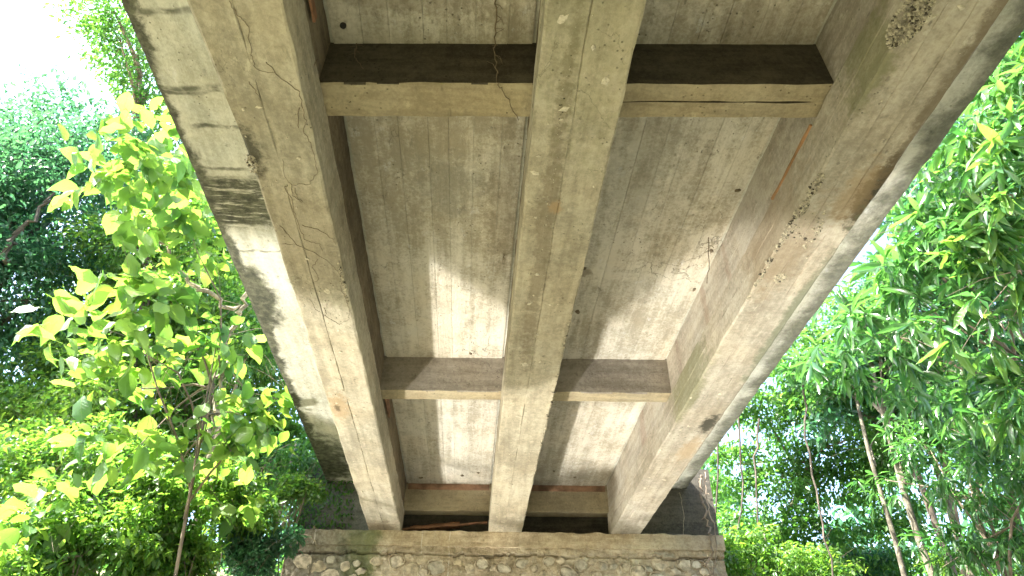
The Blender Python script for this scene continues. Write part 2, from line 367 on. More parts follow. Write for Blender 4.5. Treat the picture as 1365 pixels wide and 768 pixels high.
# brown board band left on the end diaphragm
for a, b_ in ((GX[0][1]+.01, GX[1][0]-.01), (GX[1][1]+.01, GX[2][0]-.01)):
    part('timber_board', extrude_x('timber_board', [(8.905, HS-.085), (8.917, HS-.085), (8.917, HS-.004), (8.905, HS-.004)], a, b_, 0.06, 0.004, 6), simple('stained_board', (0.24, 0.14, 0.085), .9, 5, .5, .4), bridge, label='thin reddish brown board left along the top of the end diaphragm')
# thin strips of orange formwork left where girder side meets slab
def strip_side(x, y0, y1, z0, z1, mat):
    part('formwork_remnant', extrude_y('formwork_remnant', [(x-.006, z0), (x+.006, z0), (x+.006, z1), (x-.006, z1)], y0, y1, .05, .006, 5), mat, bridge, label='orange sliver of formwork board left on the girder side')
strip_side(GX[2][0]-.004, 2.42, 3.0, HB-.026, HB-.010, M_orange)
strip_side(GX[0][1]+.004, 1.1, 1.85, HB+.06, HB+.12, M_timber)
strip_side(GX[0][1]+.004, 5.76, 6.3, HB+.07, HB+.16, M_timber)

def on_soffit(o, x, y, z, rot, parent):     # flip so that the local +z points down
    o.location = B(x, y, z); o.rotation_euler = (PI, 0, rot)
    o.parent = parent; o.matrix_parent_inverse = Matrix.Translation(bridge.location).inverted() if parent is bridge else parent.matrix_world.inverted()
# pale mortar flakes on girder undersides
flk = [blob_me('mortar_patch', 1, 1, 1, (4, 7, 5, 9, 6, 11)[s], s, 0.45) for s in range(6)]
for me in flk: me.materials.append(M_patch)
def flake(gi, x, y, r, z=None):
    o = bpy.data.objects.new('mortar_patch', random.choice(flk)); col.objects.link(o)
    o.scale = (r*random.uniform(.8, 1.5), r*random.uniform(.6, 1.0), 0.0045)
    o.location = B(x, y, (S-.0035) if z is None else z); o.rotation_euler = (PI, 0, random.uniform(0, 3))
    o.parent = girders[gi] if gi >= 0 else slab
FL = {0: [(-1.07, 4.08), (-1.08, 3.6), (-1.15, 3.26), (-1.18, 2.08), (-1.18, 5.0), (-1.2, 4.51), (-1.04, 2.41), (-1.0, 4.35), (-1.1, 4.38)],
      1: [(0.27, 1.6), (0.51, 1.92), (0.34, 2.08), (0.23, 2.51), (0.32, 3.4), (0.5, 3.73), (0.33, 4.54), (0.34, 5.45), (.3, 3.72), (.45, 4.5)],
      2: [(1.84, 1.6), (1.99, 4.99), (1.77, 5.06), (1.77, 6.14), (1.84, 7.14), (1.95, 1.55), (1.9, 6.3), (1.85, 6.7), (1.99, 6.9), (1.9, 5.6)]}
bpy.context.view_layer.update()
for gi, l in FL.items():
    for (x, y) in l: flake(gi, x, y, random.uniform(.011, .023))
    for _ in range(46):
        flake(gi, random.uniform(GX[gi][0]+.04, GX[gi][1]-.04), 1.2+7.4*random.random()**.8, random.choice((.003, .004, .005, .006, .009, .012)))
# honeycombed patches: stones showing where the paste is missing
def honeycomb(gi, x, y, rx, ry, n_, seed, z=S-.003, big=.011, label=None):
    r = random.Random(seed); vs = []; fs = []
    for i in range(n_):
        t = r.random()*2*PI; q = math.sqrt(r.random()); px, py = x+rx*q*math.cos(t)+.2*rx*math.sin(5*q), y+ry*q*math.sin(t)
        s = big*r.uniform(.35, 1.25)
        c = B(px, py, z); base = len(vs)
        for v in ((1, 0, 0), (.3, .9, .2), (-.8, .6, 0), (-.7, -.7, .1), (.4, -.9, 0), (.1, .1, -1), (-.1, 0, .6)):
            vs.append(c+Vector(v)*s*r.uniform(.7, 1.2))
        for i_ in range(5): fs.append((base+(i_+1) % 5, base+i_, base+5)); fs.append((base+i_, base+(i_+1) % 5, base+6))
    me = mesh('exposed_aggregate', vs, fs); me.materials.append(M_agg); me.materials.append(M_pit)
    for p in me.polygons:
        if (p.index//10) % 7 == 0: p.material_index = 1
    o = bpy.data.objects.new('exposed_aggregate', me); col.objects.link(o); o['kind'] = 'stuff'
    o.parent = girders[gi]
for a in ((2, 1.64, 1.60, .075, .14, 420, 1), (2, 1.66, 1.5, .02, .03, 40, 2), (2, 1.655, 2.60, .012, .10, 70, 3), (2, 1.665, 2.78, .018, .08, 90, 4), (2, 1.675, 2.95, .012, .09, 60, 5),
          (2, 1.90, 3.42, .035, .05, 120, 6), (2, 1.9, 2.98, .09, .18, 60, 7), (0, -1.30, 2.46, .03, .07, 70, 8), (0, -.955, 3.5, .01, .25, 60, 9), (1, .33, 2.4, .015, .9, 60, 10), (2, 1.765, 3.3, .015, .35, 70, 11), (1, .605, 5.2, .01, 1.6, 80, 12)):
    honeycomb(*a[:7], big=.011 if a[6] != 10 else .006) if a[6] > 5 or a[1] > GX[2][0] else honeycomb(2, GX[2][0]+.02, a[2], max(.03, a[3]), a[4], a[5], a[6])
# soffit blemishes: drain mouths and clods
def drain(x, y, r, z=HS):
    vs = []; fs = []; sg = 14
    for rr, zz in ((r, .004), (r, -.010), (r*.85, -.012), (r*.7, -.009)):
        for i in range(sg): t = 2*PI*i/sg; vs.append(B(x+rr*math.cos(t), y+rr*math.sin(t), z+zz))
    for j in range(3):
        for i in range(sg): a = j*sg+i; b = j*sg+(i+1) % sg; fs.append((a, b, b+sg, a+sg))
    fs.append(tuple(3*sg+i for i in range(sg)))  # closed disc: the shade inside the pipe is put into its colour
    at_parent(link('drain_mouth', mesh('drain_mouth', vs, fs), M_hole_shade), slab)
drain(-.87, 2.05, .018)
clod = [blob_me('mud_clod', 1, 1, 1, 8, 40+s, .35) for s in range(3)]
for me in clod: me.materials.append(M_root)
for i, (x, y, r) in enumerate([(.77, 4.18, .026), (.81, 4.79, .03), (1.73, 4.45, .02), (1.71, 3.3, .02), (1.72, 3.95, .022), (-.2, 8.6, .03), (-.75, 8.7, .03), (-.12, 5.5, .02), (.02, 8.5, .022), (1.3, 8.6, .02), (1.0, 8.4, .018)]):
    o = bpy.data.objects.new('mud_clod', clod[i % 3]); col.objects.link(o); o.scale = (r, r*.75, .014); o.location = B(x, y, HS+.001); o.rotation_euler = (PI, 0, i)
    o.parent = slab

# dry rootlets creeping over the left girder, and others hanging free
RT = [[(-1.17, 1.52), (-1.15, 1.59), (-1.12, 1.64), (-1.14, 1.78), (-1.14, 1.86), (-1.05, 1.88)], [(-1.08, 1.82), (-1.04, 1.9), (-0.955, 1.99), (-0.96, 2.1), (-0.955, 2.17), (-0.98, 2.22), (-0.96, 2.31), (-0.955, 2.41), (-0.96, 2.51), (-1.02, 2.6), (-1.12, 2.61), (-1.15, 2.55), (-1.13, 2.42)], [(-1.12, 2.61), (-1.13, 2.69), (-1.09, 2.75)], [(-1.15, 2.61), (-1.16, 2.63), (-1.14, 2.74), (-1.15, 2.87), (-1.14, 2.99), (-1.13, 3.08), (-1.05, 3.11), (-1.04, 3.18)], [(-1.12, 2.94), (-1.02, 2.99), (-0.96, 3.06), (-0.95, 3.12)], [(-1.26, 2.95), (-1.22, 3.05), (-1.19, 3.12), (-1.13, 3.17), (-1.04, 3.25), (-0.99, 3.34), (-0.955, 3.45), (-0.98, 3.57), (-0.96, 3.72), (-0.955, 3.84), (-0.98, 3.94), (-1.05, 4.0), (-1.13, 3.91), (-1.19, 3.81), (-1.21, 3.69), (-1.18, 3.54), (-1.25, 3.45)], [(-1.08, 3.26), (-1.13, 3.34), (-1.11, 3.47), (-1.18, 3.52)], [(-1.28, 3.11), (-1.19, 3.12)], [(-1.13, 3.8), (-1.13, 3.87), (-1.15, 3.91)], [(-1.11, 2.63), (-1.11, 2.72), (-1.08, 2.75)], [(-1.19, 1.93), (-1.17, 1.98), (-1.16, 2.04)]]
def dense(pts, wob=.006, m_=5):
    out = []
    for a, b_ in zip(pts[:-1], pts[1:]):
        for i in range(m_):
            t = i/m_; out.append((a[0]+(b_[0]-a[0])*t+random.uniform(-wob, wob), a[1]+(b_[1]-a[1])*t+random.uniform(-wob, wob)))
    return out+[pts[-1]]
vs = []; fs = []
for l in RT: tube(vs, fs, [B(x, y, S-.005) for x, y in dense(l)], .0019, .0010, 5)
rr = link('creeping_root', mesh('creeping_root', vs, fs), M_root); rr['label'] = 'network of thin dry roots crawling over the underside of the left girder'; rr['category'] = 'root'
def hanging(name, pts, r0, r1, label, cat='root', hair=0, mat=None, group=None):
    vs = []; fs = []; P = []
    for a, b_ in zip(pts[:-1], pts[1:]):
        for i in range(6):
            t = i/6; P.append(Vector(a).lerp(Vector(b_), t)+Vector([random.uniform(-1, 1)*r0*2.0 for _ in range(3)]))
    P.append(Vector(pts[-1])); tube(vs, fs, P, r0, r1, 5)
    for _ in range(hair):
        p = random.choice(P[:len(P)*2//3]); q = p+Vector((random.uniform(-.05, .05), random.uniform(-.05, .05), random.uniform(-.06, .02)))
        tube(vs, fs, [p, p.lerp(q, .5)+Vector((.01, 0, .006)), q], r0*.4, r1*.4, 4)
    o = link(name, mesh(name, vs, fs), mat or M_root); o['label'] = label; o['category'] = cat
    if group: o['group'] = group
    return o
hanging('hanging_root', [B(-.03, 1.86, HS), B(-.03, 2.0, HS-.06), B(-.02, 2.1, HS-.2), B(.0, 2.15, HB-.004), B(.03, 2.2, HB-.012), B(.13, 2.40, HB-.012)], .0045, .002, 'tangled dark root hanging from the soffit in front of the near cross beam', hair=16)
hanging('hanging_root', [B(1.66, 3.8, HS), B(1.66, 3.86, HS-.12), B(1.65, 3.98, HS-.30)], .004, .0035, 'single dark twig-like root hanging from the soffit beside the right girder', hair=5)
hanging('hanging_root', [B(-.80, 2.15, HS-.02), B(-.80, 2.15, HS-.15), B(-.73, 2.15, HS-.26)], .003, .002, 'short pale rootlet against the dark face of the near cross beam at its left end', hair=7)
hanging('hanging_root', [B(.12, 4.0, HS), B(.12, 4.02, HS-.10)], .003, .001, 'tiny root tuft hanging from the soffit beside the middle girder', hair=5)
hanging('hanging_root', [B(-.93, 2.0, HB-.03), B(-.98, 2.08, S-.01), B(-1.0, 2.2, S-.012)], .003, .002, 'thin root dropping down the inner side of the left girder below the near cross beam')

#@@ABUTMENT
abut = root('abutment', (0.4, 9.5, -2.3), 'rubble stone abutment with a concrete cap carrying the far end of the bridge', 'abutment')
CP = [(8.751, 2.508), (8.751, 2.56), (8.751, 2.63), (8.751, 2.69), (8.76, 2.697), (8.95, 2.697), (10, 2.697), (10, 2.501), (8.9, 2.501)]
cap = part('cap_beam', extrude_x('cap_beam', CP, -2.4, 3.19, 0.03, 0.017, 8), M_cap, abut)
# masonry face: rough mortar skin on a fine grid
xs_ = np.arange(-2.42, 3.241, 0.022); zs_ = np.concatenate([np.arange(2.52, 1.55, -0.02), np.arange(1.5, -2.31, -0.15)])
def wall_y(x, z):
    a = nz(x, z, 2, 5.5)*.022 + nz(x, z, 8, 17)*.014 + abs(nz(x, z, 4, 9))*.034 + max(0, nz(x, z, 6, 6.0)-.12)*.07
    ledge = 2.43+.05*nz(x, 3, 1, 3.0)+.03*nz(x, 1, 1, 11)
    rid = .03 if z > ledge else 0.0
    return 8.83 - a - rid + (2.5-z)*-.035 + (.035 if 0 < ledge-z < .022 else 0)
vs = [B(min(max(x, -2.37), 3.17)-(2.5-z)*.06*(-1 if x > 0 else 1)*(1 if abs(x-.4) > 2.75 else 0), wall_y(x, z) if -2.38 < x < 3.18 else 10.4, z) for z in zs_ for x in xs_]
nX = len(xs_); fs = [(j*nX+i, (j+1)*nX+i, (j+1)*nX+i+1, j*nX+i+1) for j in range(len(zs_)-1) for i in range(nX-1)]
wall = part('masonry_wall', mesh('masonry_wall', vs, fs), M_mortar, abut)
stones = []
for k in range(9):
    me = blob_me('stone', 1, 1, 1, 13, 100+k, 0.13); me.materials.append(M_stone[k % 3]); stones.append(me)
rings = []
for k in range(4):
    r_ = random.Random(k); vs = []; fs = []; sg = 14
    for (q, h) in ((1.30, -.6), (1.20, .55), (1.08, .8), (1.0, -.2)):
        for i in range(sg):
            t = 2*PI*i/sg; e = 1+.12*math.sin(3*t+k)+.07*r_.uniform(-1, 1); vs.append((q*e*math.cos(t), q*e*math.sin(t), h*r_.uniform(.55, 1.1)))
    for j in range(3):
        for i in range(sg): a = j*sg+i; b = j*sg+(i+1) % sg; fs.append((a, b, b+sg, a+sg))
    me = mesh('mortar_ring', vs, fs); me.materials.append(M_mortar); rings.append(me)
placed = []
tries = 0
while tries < 5000 and len(placed) < 260:
    tries += 1
    x = random.uniform(-2.25, 3.05); z = 2.38 - 1.35*random.random()**1.3; r = random.uniform(.055, .125)
    if z+r*.8 > 2.42: continue
    if any((x-a)**2+(z-b_)**2 < (.92*(r+c))**2 for a, b_, c in placed): continue
    placed.append((x, z, r))
for i, (x, z, r) in enumerate(placed):
    o = bpy.data.objects.new('stone', stones[(i*5+i//4) % 9]); col.objects.link(o)
    sx = r*random.uniform(.85, 1.2); sz = r*random.uniform(.6, .9)
    o.scale = (sx, sz, random.uniform(.008, .024)); rz = random.uniform(-.3, .3)
    o.location = B(x, wall_y(x, z)-.004, z); o.rotation_euler = (PI/2, rz, 0)
    o.parent = wall
    if i % 2 == 0:
        o2 = bpy.data.objects.new('mortar_ring', rings[i % 4]); col.objects.link(o2); o2.scale = (sx, sz, .024)
        o2.location = o.location; o2.rotation_euler = o.rotation_euler; o2.parent = wall
def hexa(name, x0, x1, y0, y1, z0, z1, mat): return part(name, extrude_x(name, [(y0, z0), (y1, z0), (y1, z1), (y0, z1)], x0, x1, .12, .012, 5), mat, abut)
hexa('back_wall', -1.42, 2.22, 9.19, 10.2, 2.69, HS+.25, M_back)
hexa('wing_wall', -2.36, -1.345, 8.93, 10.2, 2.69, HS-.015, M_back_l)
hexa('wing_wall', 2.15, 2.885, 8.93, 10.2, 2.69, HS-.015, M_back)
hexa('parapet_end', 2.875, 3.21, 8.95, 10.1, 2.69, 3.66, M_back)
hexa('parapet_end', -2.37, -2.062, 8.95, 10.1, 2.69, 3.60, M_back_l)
# old timber wedged in the gap under the left diaphragm
def plank(name, a, b_, w_, t_, label, group=None):
    a = Vector(a); b_ = Vector(b_); d = (b_-a).normalized(); s = d.cross(Vector((0, 0, 1))).normalized(); u = s.cross(d)
    vs = []; L = 8
    for i in range(L+1):
        c = a.lerp(b_, i/L)+u*.006*math.sin(i*2.1)
        ww = w_*(1+.15*math.sin(i*1.7))
        for p, q in ((-1, -1), (1, -1), (1, 1), (-1, 1)): vs.append(c+s*ww*p*.5+u*t_*q*.5)
    fs = [(i*4+k, i*4+(k+1) % 4, (i+1)*4+(k+1) % 4, (i+1)*4+k) for i in range(L) for k in range(4)]+[(3, 2, 1, 0), (L*4, L*4+1, L*4+2, L*4+3)]
    o = link(name, mesh(name, vs, fs), M_timber); o['label'] = label; o['category'] = 'timber'
    if group: o['group'] = group
plank('timber_offcut', B(-.93, 8.86, 2.74), B(.17, 8.9, 2.86), .04, .022, 'long thin brown timber batten slanting across the dark gap on the abutment cap')
plank('timber_offcut', B(-.85, 9.0, 2.78), B(-.2, 9.08, 2.88), .14, .05, 'short broad brown timber offcut lying behind the slanting batten')
hanging('climbing_root', [B(3.06, 8.86, 3.55), B(3.03, 8.85, 3.2), B(3.05, 8.84, 2.85), B(3.02, 8.7, 2.6), B(2.93, 8.7, 2.35), B(2.97, 8.7, 2.0), B(3.1, 8.7, 1.7)], .016, .01, 'thick brown root climbing down the right end of the abutment', hair=12, mat=M_bark)
hanging('climbing_root', [B(3.12, 8.86, 3.6), B(3.1, 8.85, 3.1), B(3.08, 8.72, 2.7), B(3.0, 8.7, 2.3), B(2.9, 8.7, 1.95), B(2.85, 8.7, 1.6)], .009, .005, 'thinner root twisting beside the thick one on the abutment end', hair=8, mat=M_bark)
hanging('climbing_root', [B(2.75, 8.88, 3.3), B(2.77, 8.88, 3.0), B(2.72, 8.88, 2.72)], .004, .003, 'pale thin root hanging in the dark gap right of the right girder', hair=2, mat=M_bark_pale)
hanging('climbing_root', [B(-2.12, 8.84, 2.73), B(-2.06, 8.72, 2.7), B(-2.05, 8.72, 2.55), B(-1.95, 8.70, 2.44)], .010, .007, 'pale frayed root hooked over the left end of the abutment cap', hair=5, mat=M_bark_pale)

#@@GROUND
def shore(x):
    t = [(-12, 2.2), (-5, 2.6), (-4.4, 2.5), (-3.6, 3.3), (-3.2, 3.75), (-2.6, 3.7), (-2.1, 2.5), (-1.5, 1.6), (0, 1.5), (2, 1.4), (12, 1.6)]
    return float(np.interp(x, [a for a, _ in t], [b for _, b in t]))
def ground_z(x, y):
    r = math.hypot(x, y)
    s0 = shore(x) if abs(x) < 12 else 1.9
    n1 = nz(x, y, 0, 0.35)*0.25 + nz(x, y, 5, 1.3)*0.08
    dn = s0 - y
    if dn > 0: z = -0.35 + 0.35*min(1, dn/0.8) + n1*min(1, dn) + max(0, dn-3.5)*0.8
    else:
        z = -0.35 - 0.35*min(1, -dn/0.6)
        df = y - (8.2 + 0.5*nz(x, 3, 0, 0.3))
        if df > -1: z = -0.7 + (df+1)*0.9 if df < 0 else 0.2 + df*0.95 + n1
    return min(z, 4.8 + 1.2*nz(x, y, 9, 0.03) + max(0, r-40)*0.03)
xs = np.unique(np.concatenate([np.linspace(-14, 14, 113), np.array([-1500, -700, -300, -150, -80, -50, -35, -25, -18, 18, 25, 35, 50, 80, 150, 300, 700, 1500.])]))
ys = np.unique(np.concatenate([np.linspace(-6, 16, 89), np.array([-1500, -700, -300, -150, -80, -50, -35, -20, -12, 20, 26, 35, 50, 80, 150, 300, 700, 1500.])]))
vs = [(x, y, ground_z(x, y)) for y in ys for x in xs]; nx = len(xs)
fs = [(j*nx+i, j*nx+i+1, (j+1)*nx+i+1, (j+1)*nx+i) for j in range(len(ys)-1) for i in range(nx-1)]
link('ground', mesh('ground', vs, fs, True), simple('ground_soil', (0.19, 0.155, 0.10), 0.95, 2.5, 0.4, 0.5, (0.13, 0.14, 0.06)), kind='structure')
m, nt, b = new_mat('stream_water'); n = N(nt)
b.inputs["Base Color"].default_value = (0.13, 0.12, 0.075, 1); b.inputs["Roughness"].default_value = 0.075
b.inputs["IOR"].default_value = 2.2
link('water', mesh('water', [(-60, 0.5, -0.35), (60, 0.5, -0.35), (60, 10, -0.35), (-60, 10, -0.35)], [(0, 1, 2, 3)]), m, kind='structure')

#@@FOLIAGE
def leaf_mat(name, lo, hi, tlo, thi, trans=0.5, rough=0.42, per_object=False, spec=0.5):
    m, nt, b = new_mat(name); n = N(nt)
    vein = None
    if per_object:
        f = n.node("ShaderNodeObjectInfo").outputs["Random"]
        lx, ly, lz = n.sep(n.node("ShaderNodeTexCoord").outputs["Object"]); ax = n.math('ABSOLUTE', lx)
        side = n.math('ABSOLUTE', n.math('SUBTRACT', n.math('FRACT', n.math('SUBTRACT', n.math('MULTIPLY', ly, 9.0), n.math('MULTIPLY', ax, 6.5))), 0.5))
        vein = n.math('MAXIMUM', n.ramp(ax, 0.016, 0.006), n.math('MULTIPLY', n.ramp(side, 0.42, 0.49), 0.5))
    else: f = n.node("ShaderNodeAttribute", attribute_name='tint').outputs["Fac"]
    f2 = n.noise(n.geo(), 3.0, 3); ff = n.math('ADD', n.math('MULTIPLY', f, .75), n.math('MULTIPLY', f2, .3), clamp=True)
    cc = n.mix(ff, lo, hi)
    if vein is not None: cc = n.mix(n.math('MULTIPLY', vein, 0.6), cc, tuple(min(1, q*1.7+.03) for q in hi)); nt.links.new(n.bump(vein, 0.4, 0.02), b.inputs["Normal"])
    nt.links.new(cc, b.inputs["Base Color"]); b.inputs["Roughness"].default_value = rough
    b.inputs["Specular IOR Level"].default_value = spec
    tr = n.node("ShaderNodeBsdfTranslucent"); tc = n.mix(ff, tlo, thi)
    if vein is not None: tc = n.mix(n.math('MULTIPLY', vein, 0.5), tc, tuple(q*.5 for q in tlo))
    nt.links.new(tc, tr.inputs["Color"])
    ms = n.node("ShaderNodeMixShader"); ms.inputs[0].default_value = trans
    nt.links.new(b.outputs[0], ms.inputs[1]); nt.links.new(tr.outputs[0], ms.inputs[2])
    nt.links.new(ms.outputs[0], nt.nodes["Material Output"].inputs["Surface"])
    return m
def T_simple(wd=.42, droop=.12, fold=.10):     # 6 points, 4 triangles, folded on the midrib
    v = [(0, 0, 0), (wd/2, .42, fold), (wd*.36, .75, fold*.6-droop*.5), (0, 1, -droop), (-wd*.36, .75, fold*.6-droop*.5), (-wd/2, .42, fold), (0, .5, 0)]
    f = [(0, 1, 6), (6, 1, 2), (6, 2, 3), (0, 6, 5), (6, 4, 5), (6, 3, 4)]
    return np.array(v), f
def T_small(wd=.5):
    v = [(0, 0, 0), (wd/2, .45, .1), (0, 1, -.08), (-wd/2, .45, .1)]; return np.array(v), [(0, 1, 2), (0, 2, 3)]
def T_broad(wd=.62, droop=.22, fold=.10, wave=.02, bend=.0):
    ys_ = [0, .12, .3, .5, .7, .86, 1.0]; ws = [.0, .5, .92, 1, .78, .42, 0]; v = []; f = []
    for i, (y, q) in enumerate(zip(ys_, ws)):
        zc = -droop*y*y; wv = wave*(-1)**i
        v += [(0, y, zc), (wd/2*q, y-.02, zc+fold*q+wv), (-wd/2*q, y-.02, zc+fold*q-wv)]
    for i in range(len(ys_)-1):
        a = 3*i; f += [(a, a+1, a+4, a+3), (a, a+3, a+5, a+2)]
    v = [(x+bend*y*y, y, z+.04*math.sin(6*y+40*wd)*(1 if x > 0 else -1)) for x, y, z in v]
    # petiole
    k = len(v); v += [(-.008, -.22, .02), (.008, -.22, .02), (.008, 0, 0), (-.008, 0, 0)]; f.append((k, k+1, k+2, k+3))
    return np.array(v), f
def unit(a): return a/np.maximum(1e-9, np.linalg.norm(a, axis=-1, keepdims=True))
def leaves_arrays(tmpl, P, D, Nn, size):
    v, f = tmpl
    D = unit(D); X = unit(np.cross(D, Nn)); Z = np.cross(X, D)
    V = P[:, None, :] + size[:, None, None]*(v[None, :, 0:1]*X[:, None, :] + v[None, :, 1:2]*D[:, None, :] + v[None, :, 2:3]*Z[:, None, :])
    return V.reshape(-1, 3), f, len(v), len(P)
def leaf_mesh(name, parts, mat):
    """parts: list of (V, faces, nv, count); built with foreach_set"""
    VV = []; LV = []; LS = []; tint = []; off = 0; ls = 0
    for V, f, nv, cnt in parts:
        VV.append(V); tot = sum(len(q) for q in f)
        idx = np.concatenate([np.array(q) for q in f]); starts = np.cumsum([0]+[len(q) for q in f])[:-1]
        base = off+np.arange(cnt)*nv
        LV.append((base[:, None]+idx[None, :]).reshape(-1)); LS.append((ls+np.arange(cnt)[:, None]*tot+starts[None, :]).reshape(-1))
        tint.append(np.repeat(rng.random(cnt), len(f))); off += len(V); ls += cnt*tot
    VV = np.concatenate(VV); LV = np.concatenate(LV); LS = np.concatenate(LS); tint = np.concatenate(tint)
    me = bpy.data.meshes.new(name); me.vertices.add(len(VV)); me.vertices.foreach_set('co', VV.astype(np.float32).ravel())
    me.loops.add(len(LV)); me.loops.foreach_set('vertex_index', LV.astype(np.int32))
    me.polygons.add(len(LS)); me.polygons.foreach_set('loop_start', LS.astype(np.int32))
    me.update(calc_edges=True)
    a = me.attributes.new('tint', 'FLOAT', 'FACE'); a.data.foreach_set('value', tint.astype(np.float32))
    me.materials.append(mat); return me
def ray_pt(px, py, dist):
    X = px-682.5; Y = 384-py; d = fw*F + ex*X + ey*Y; d.normalize(); return Vector((0, 0, CAMZ)) + d*dist
def cluster_points(clumps, count, shell=.55):
    W = np.array([c[1]**2 for c in clumps]); W = W/W.sum(); k = rng.choice(len(clumps), count, p=W)
    C = np.array([list(c[0]) for c in clumps])[k]; R = np.array([c[1] for c in clumps])[k]
    # each clump is broken into sprays so gaps stay between them
    nsp = 16; spr = rng.normal(size=(len(clumps), nsp, 3)); spr = unit(spr)*(shell+(1-shell)*rng.random((len(clumps), nsp, 1)))
    s = spr[k, rng.integers(0, nsp, count)]
    d = s*R[:, None]*np.array([1, 1, .8]) + rng.normal(size=(count, 3))*R[:, None]*.20*np.array([1.1, 1.1, .6])
    return C+d, unit(d+rng.normal(size=(count, 3))*.1), k
def trunk_mesh(name, pts, r0, r1, seg=9, sub=5, wob=.04):
    P = []
    for a, b_ in zip(pts[:-1], pts[1:]):
        for i in range(sub): P.append(Vector(a).lerp(Vector(b_), i/sub)+Vector((random.uniform(-wob, wob), random.uniform(-wob, wob), 0)))
    P.append(Vector(pts[-1])); vs = []; fs = []; tube(vs, fs, P, r0, r1, seg); return mesh(name, vs, fs, True)
def foliage(tree, clumps, count, tmpl, size, mat, droop=.5, up=.6, rosette=0, shell=.55, name='crown', flat=1.0):
    if rosette:
        nc = count//rosette; P, O, k = cluster_points(clumps, nc, shell)
        P = np.repeat(P, rosette, 0); O = np.repeat(O, rosette, 0); ang = rng.random((len(P), 3))*2-1
        D = unit(O*.35+ang*.9+np.array([0, 0, -droop])); P = P+D*.02
    else:
        P, O, k = cluster_points(clumps, count, shell); D = unit(O*.6+rng.normal(size=P.shape)*.6+np.array([0, 0, -droop]))
    Nn = unit(np.array([0, 0, up])+rng.normal(size=P.shape)*.45)
    sz = size*rng.uniform(.45, 1.3, len(P))
    return P, D, Nn, sz
def tree(name, label, cat, base, clumps, count, tmpl, size, mat, bark, r0, droop=.4, up=.8, rosette=0, shell=.55, trunk_top=None, nbr=None, group=None, parts_leaves=0, leafmat=None, tmpls=None, lean=(0, 0)):
    base = Vector(base); base.z = ground_z(base.x, base.y)-.1
    t = root(name, base, label, cat, group)
    C = [Vector(c[0]) for c in clumps]; mean = sum(C, Vector())/len(C)
    top = Vector(trunk_top) if trunk_top else mean
    mid = base.lerp(top, .5)+Vector((lean[0], lean[1], 0))
    if r0 > 0:
        part('trunk', trunk_mesh('trunk', [base, mid, top], r0, r0*(.5 if name == 'slender_tree' else .22)), bark, t)
        for c in sorted(C, key=lambda c: (c-top).length)[:nbr or 9]:
            s = mid.lerp(top, random.uniform(.35, 1.0)); vs = []; fs = []
            m1 = s.lerp(c, .5)+Vector((random.uniform(-.15, .15), random.uniform(-.15, .15), random.uniform(-.1, .25)))
            pts = [s, s.lerp(m1, .5)+Vector((0, 0, .05)), m1, m1.lerp(c, .6), c]; tube(vs, fs, pts, r0*.42, r0*.1, 6)
            for _ in range(5):
                a = Vector(pts[random.choice((2, 3, 4))]); b_ = a+Vector([random.uniform(-1, 1) for _ in range(3)])*.6; tube(vs, fs, [a, a.lerp(b_, .5)+Vector((0, 0, .04)), b_], r0*.09, r0*.03, 4)
            part('branch', mesh('branch', vs, fs), bark, t)
    P, D, Nn, sz = foliage(t, clumps, count, tmpl, size, mat, droop, up, rosette, shell)
    if parts_leaves:
        v = P-np.array([0, 0, CAMZ]); fx = v@np.array(ex); fy = v@np.array(ey); fz = v@np.array(fw)
        inv = (fz > .5) & (np.abs(fx/fz*F) < 690) & (np.abs(fy/fz*F) < 390)
        score = np.where(inv, sz/fz, 0); sel = np.argsort(-score)[:parts_leaves]
        lm = []
        for k_, tm in enumerate(tmpls):
            me = mesh('leaf', tm[0], tm[1], True); me.materials.append(leafmat); lm.append(me)
        inv_m = Matrix.Translation(t.location).inverted()
        for i in sel:
            d = Vector(D[i]); x = d.cross(Vector(Nn[i])).normalized(); z = x.cross(d)
            o = bpy.data.objects.new('leaf', lm[int(i) % len(lm)]); col.objects.link(o)
            mm = Matrix((x, d, z)).transposed().to_4x4(); mm = Matrix.Translation(Vector(P[i])) @ mm @ Matrix.Scale(float(sz[i]), 4)
            o.parent = t; o.matrix_parent_inverse = inv_m; o.matrix_basis = mm
        keep = np.ones(len(P), bool); keep[sel] = False; P, D, Nn, sz = P[keep], D[keep], Nn[keep], sz[keep]
    if len(P):
        o = part('crown', leaf_mesh('crown', [leaves_arrays(tmpl, P, D, Nn, sz)], mat), None, t); o['kind'] = 'stuff'
    return t

G_dark = leaf_mat('dark_leaf', (0.016, 0.06, 0.034), (0.045, 0.11, 0.05), (0.05, 0.20, 0.09), (0.12, 0.34, 0.10), .45)
G_mid = leaf_mat('mid_leaf', (0.02, 0.075, 0.018), (0.065, 0.14, 0.028), (0.07, 0.28, 0.04), (0.22, 0.45, 0.05), .46)
G_lime = leaf_mat('lime_leaf', (0.025, 0.085, 0.02), (0.09, 0.16, 0.03), (0.09, 0.32, 0.035), (0.34, 0.54, 0.05), .48)
G_gloss = leaf_mat('glossy_leaf', (0.015, 0.062, 0.02), (0.06, 0.13, 0.035), (0.05, 0.24, 0.04), (0.18, 0.42, 0.06), .38, .26, spec=.7)
G_broad = leaf_mat('broad_leaf', (0.03, 0.10, 0.03), (0.12, 0.19, 0.045), (0.12, 0.34, 0.04), (0.38, 0.54, 0.07), .5, .45, per_object=True)
G_broad2 = leaf_mat('broad_leaf_rest', (0.025, 0.085, 0.025), (0.09, 0.16, 0.03), (0.10, 0.30, 0.03), (0.34, 0.50, 0.05), .5, .45)
G_lance = leaf_mat('lance_leaf', (0.018, 0.075, 0.02), (0.10, 0.17, 0.04), (0.07, 0.30, 0.035), (0.34, 0.56, 0.06), .42, .27, per_object=True, spec=.7)

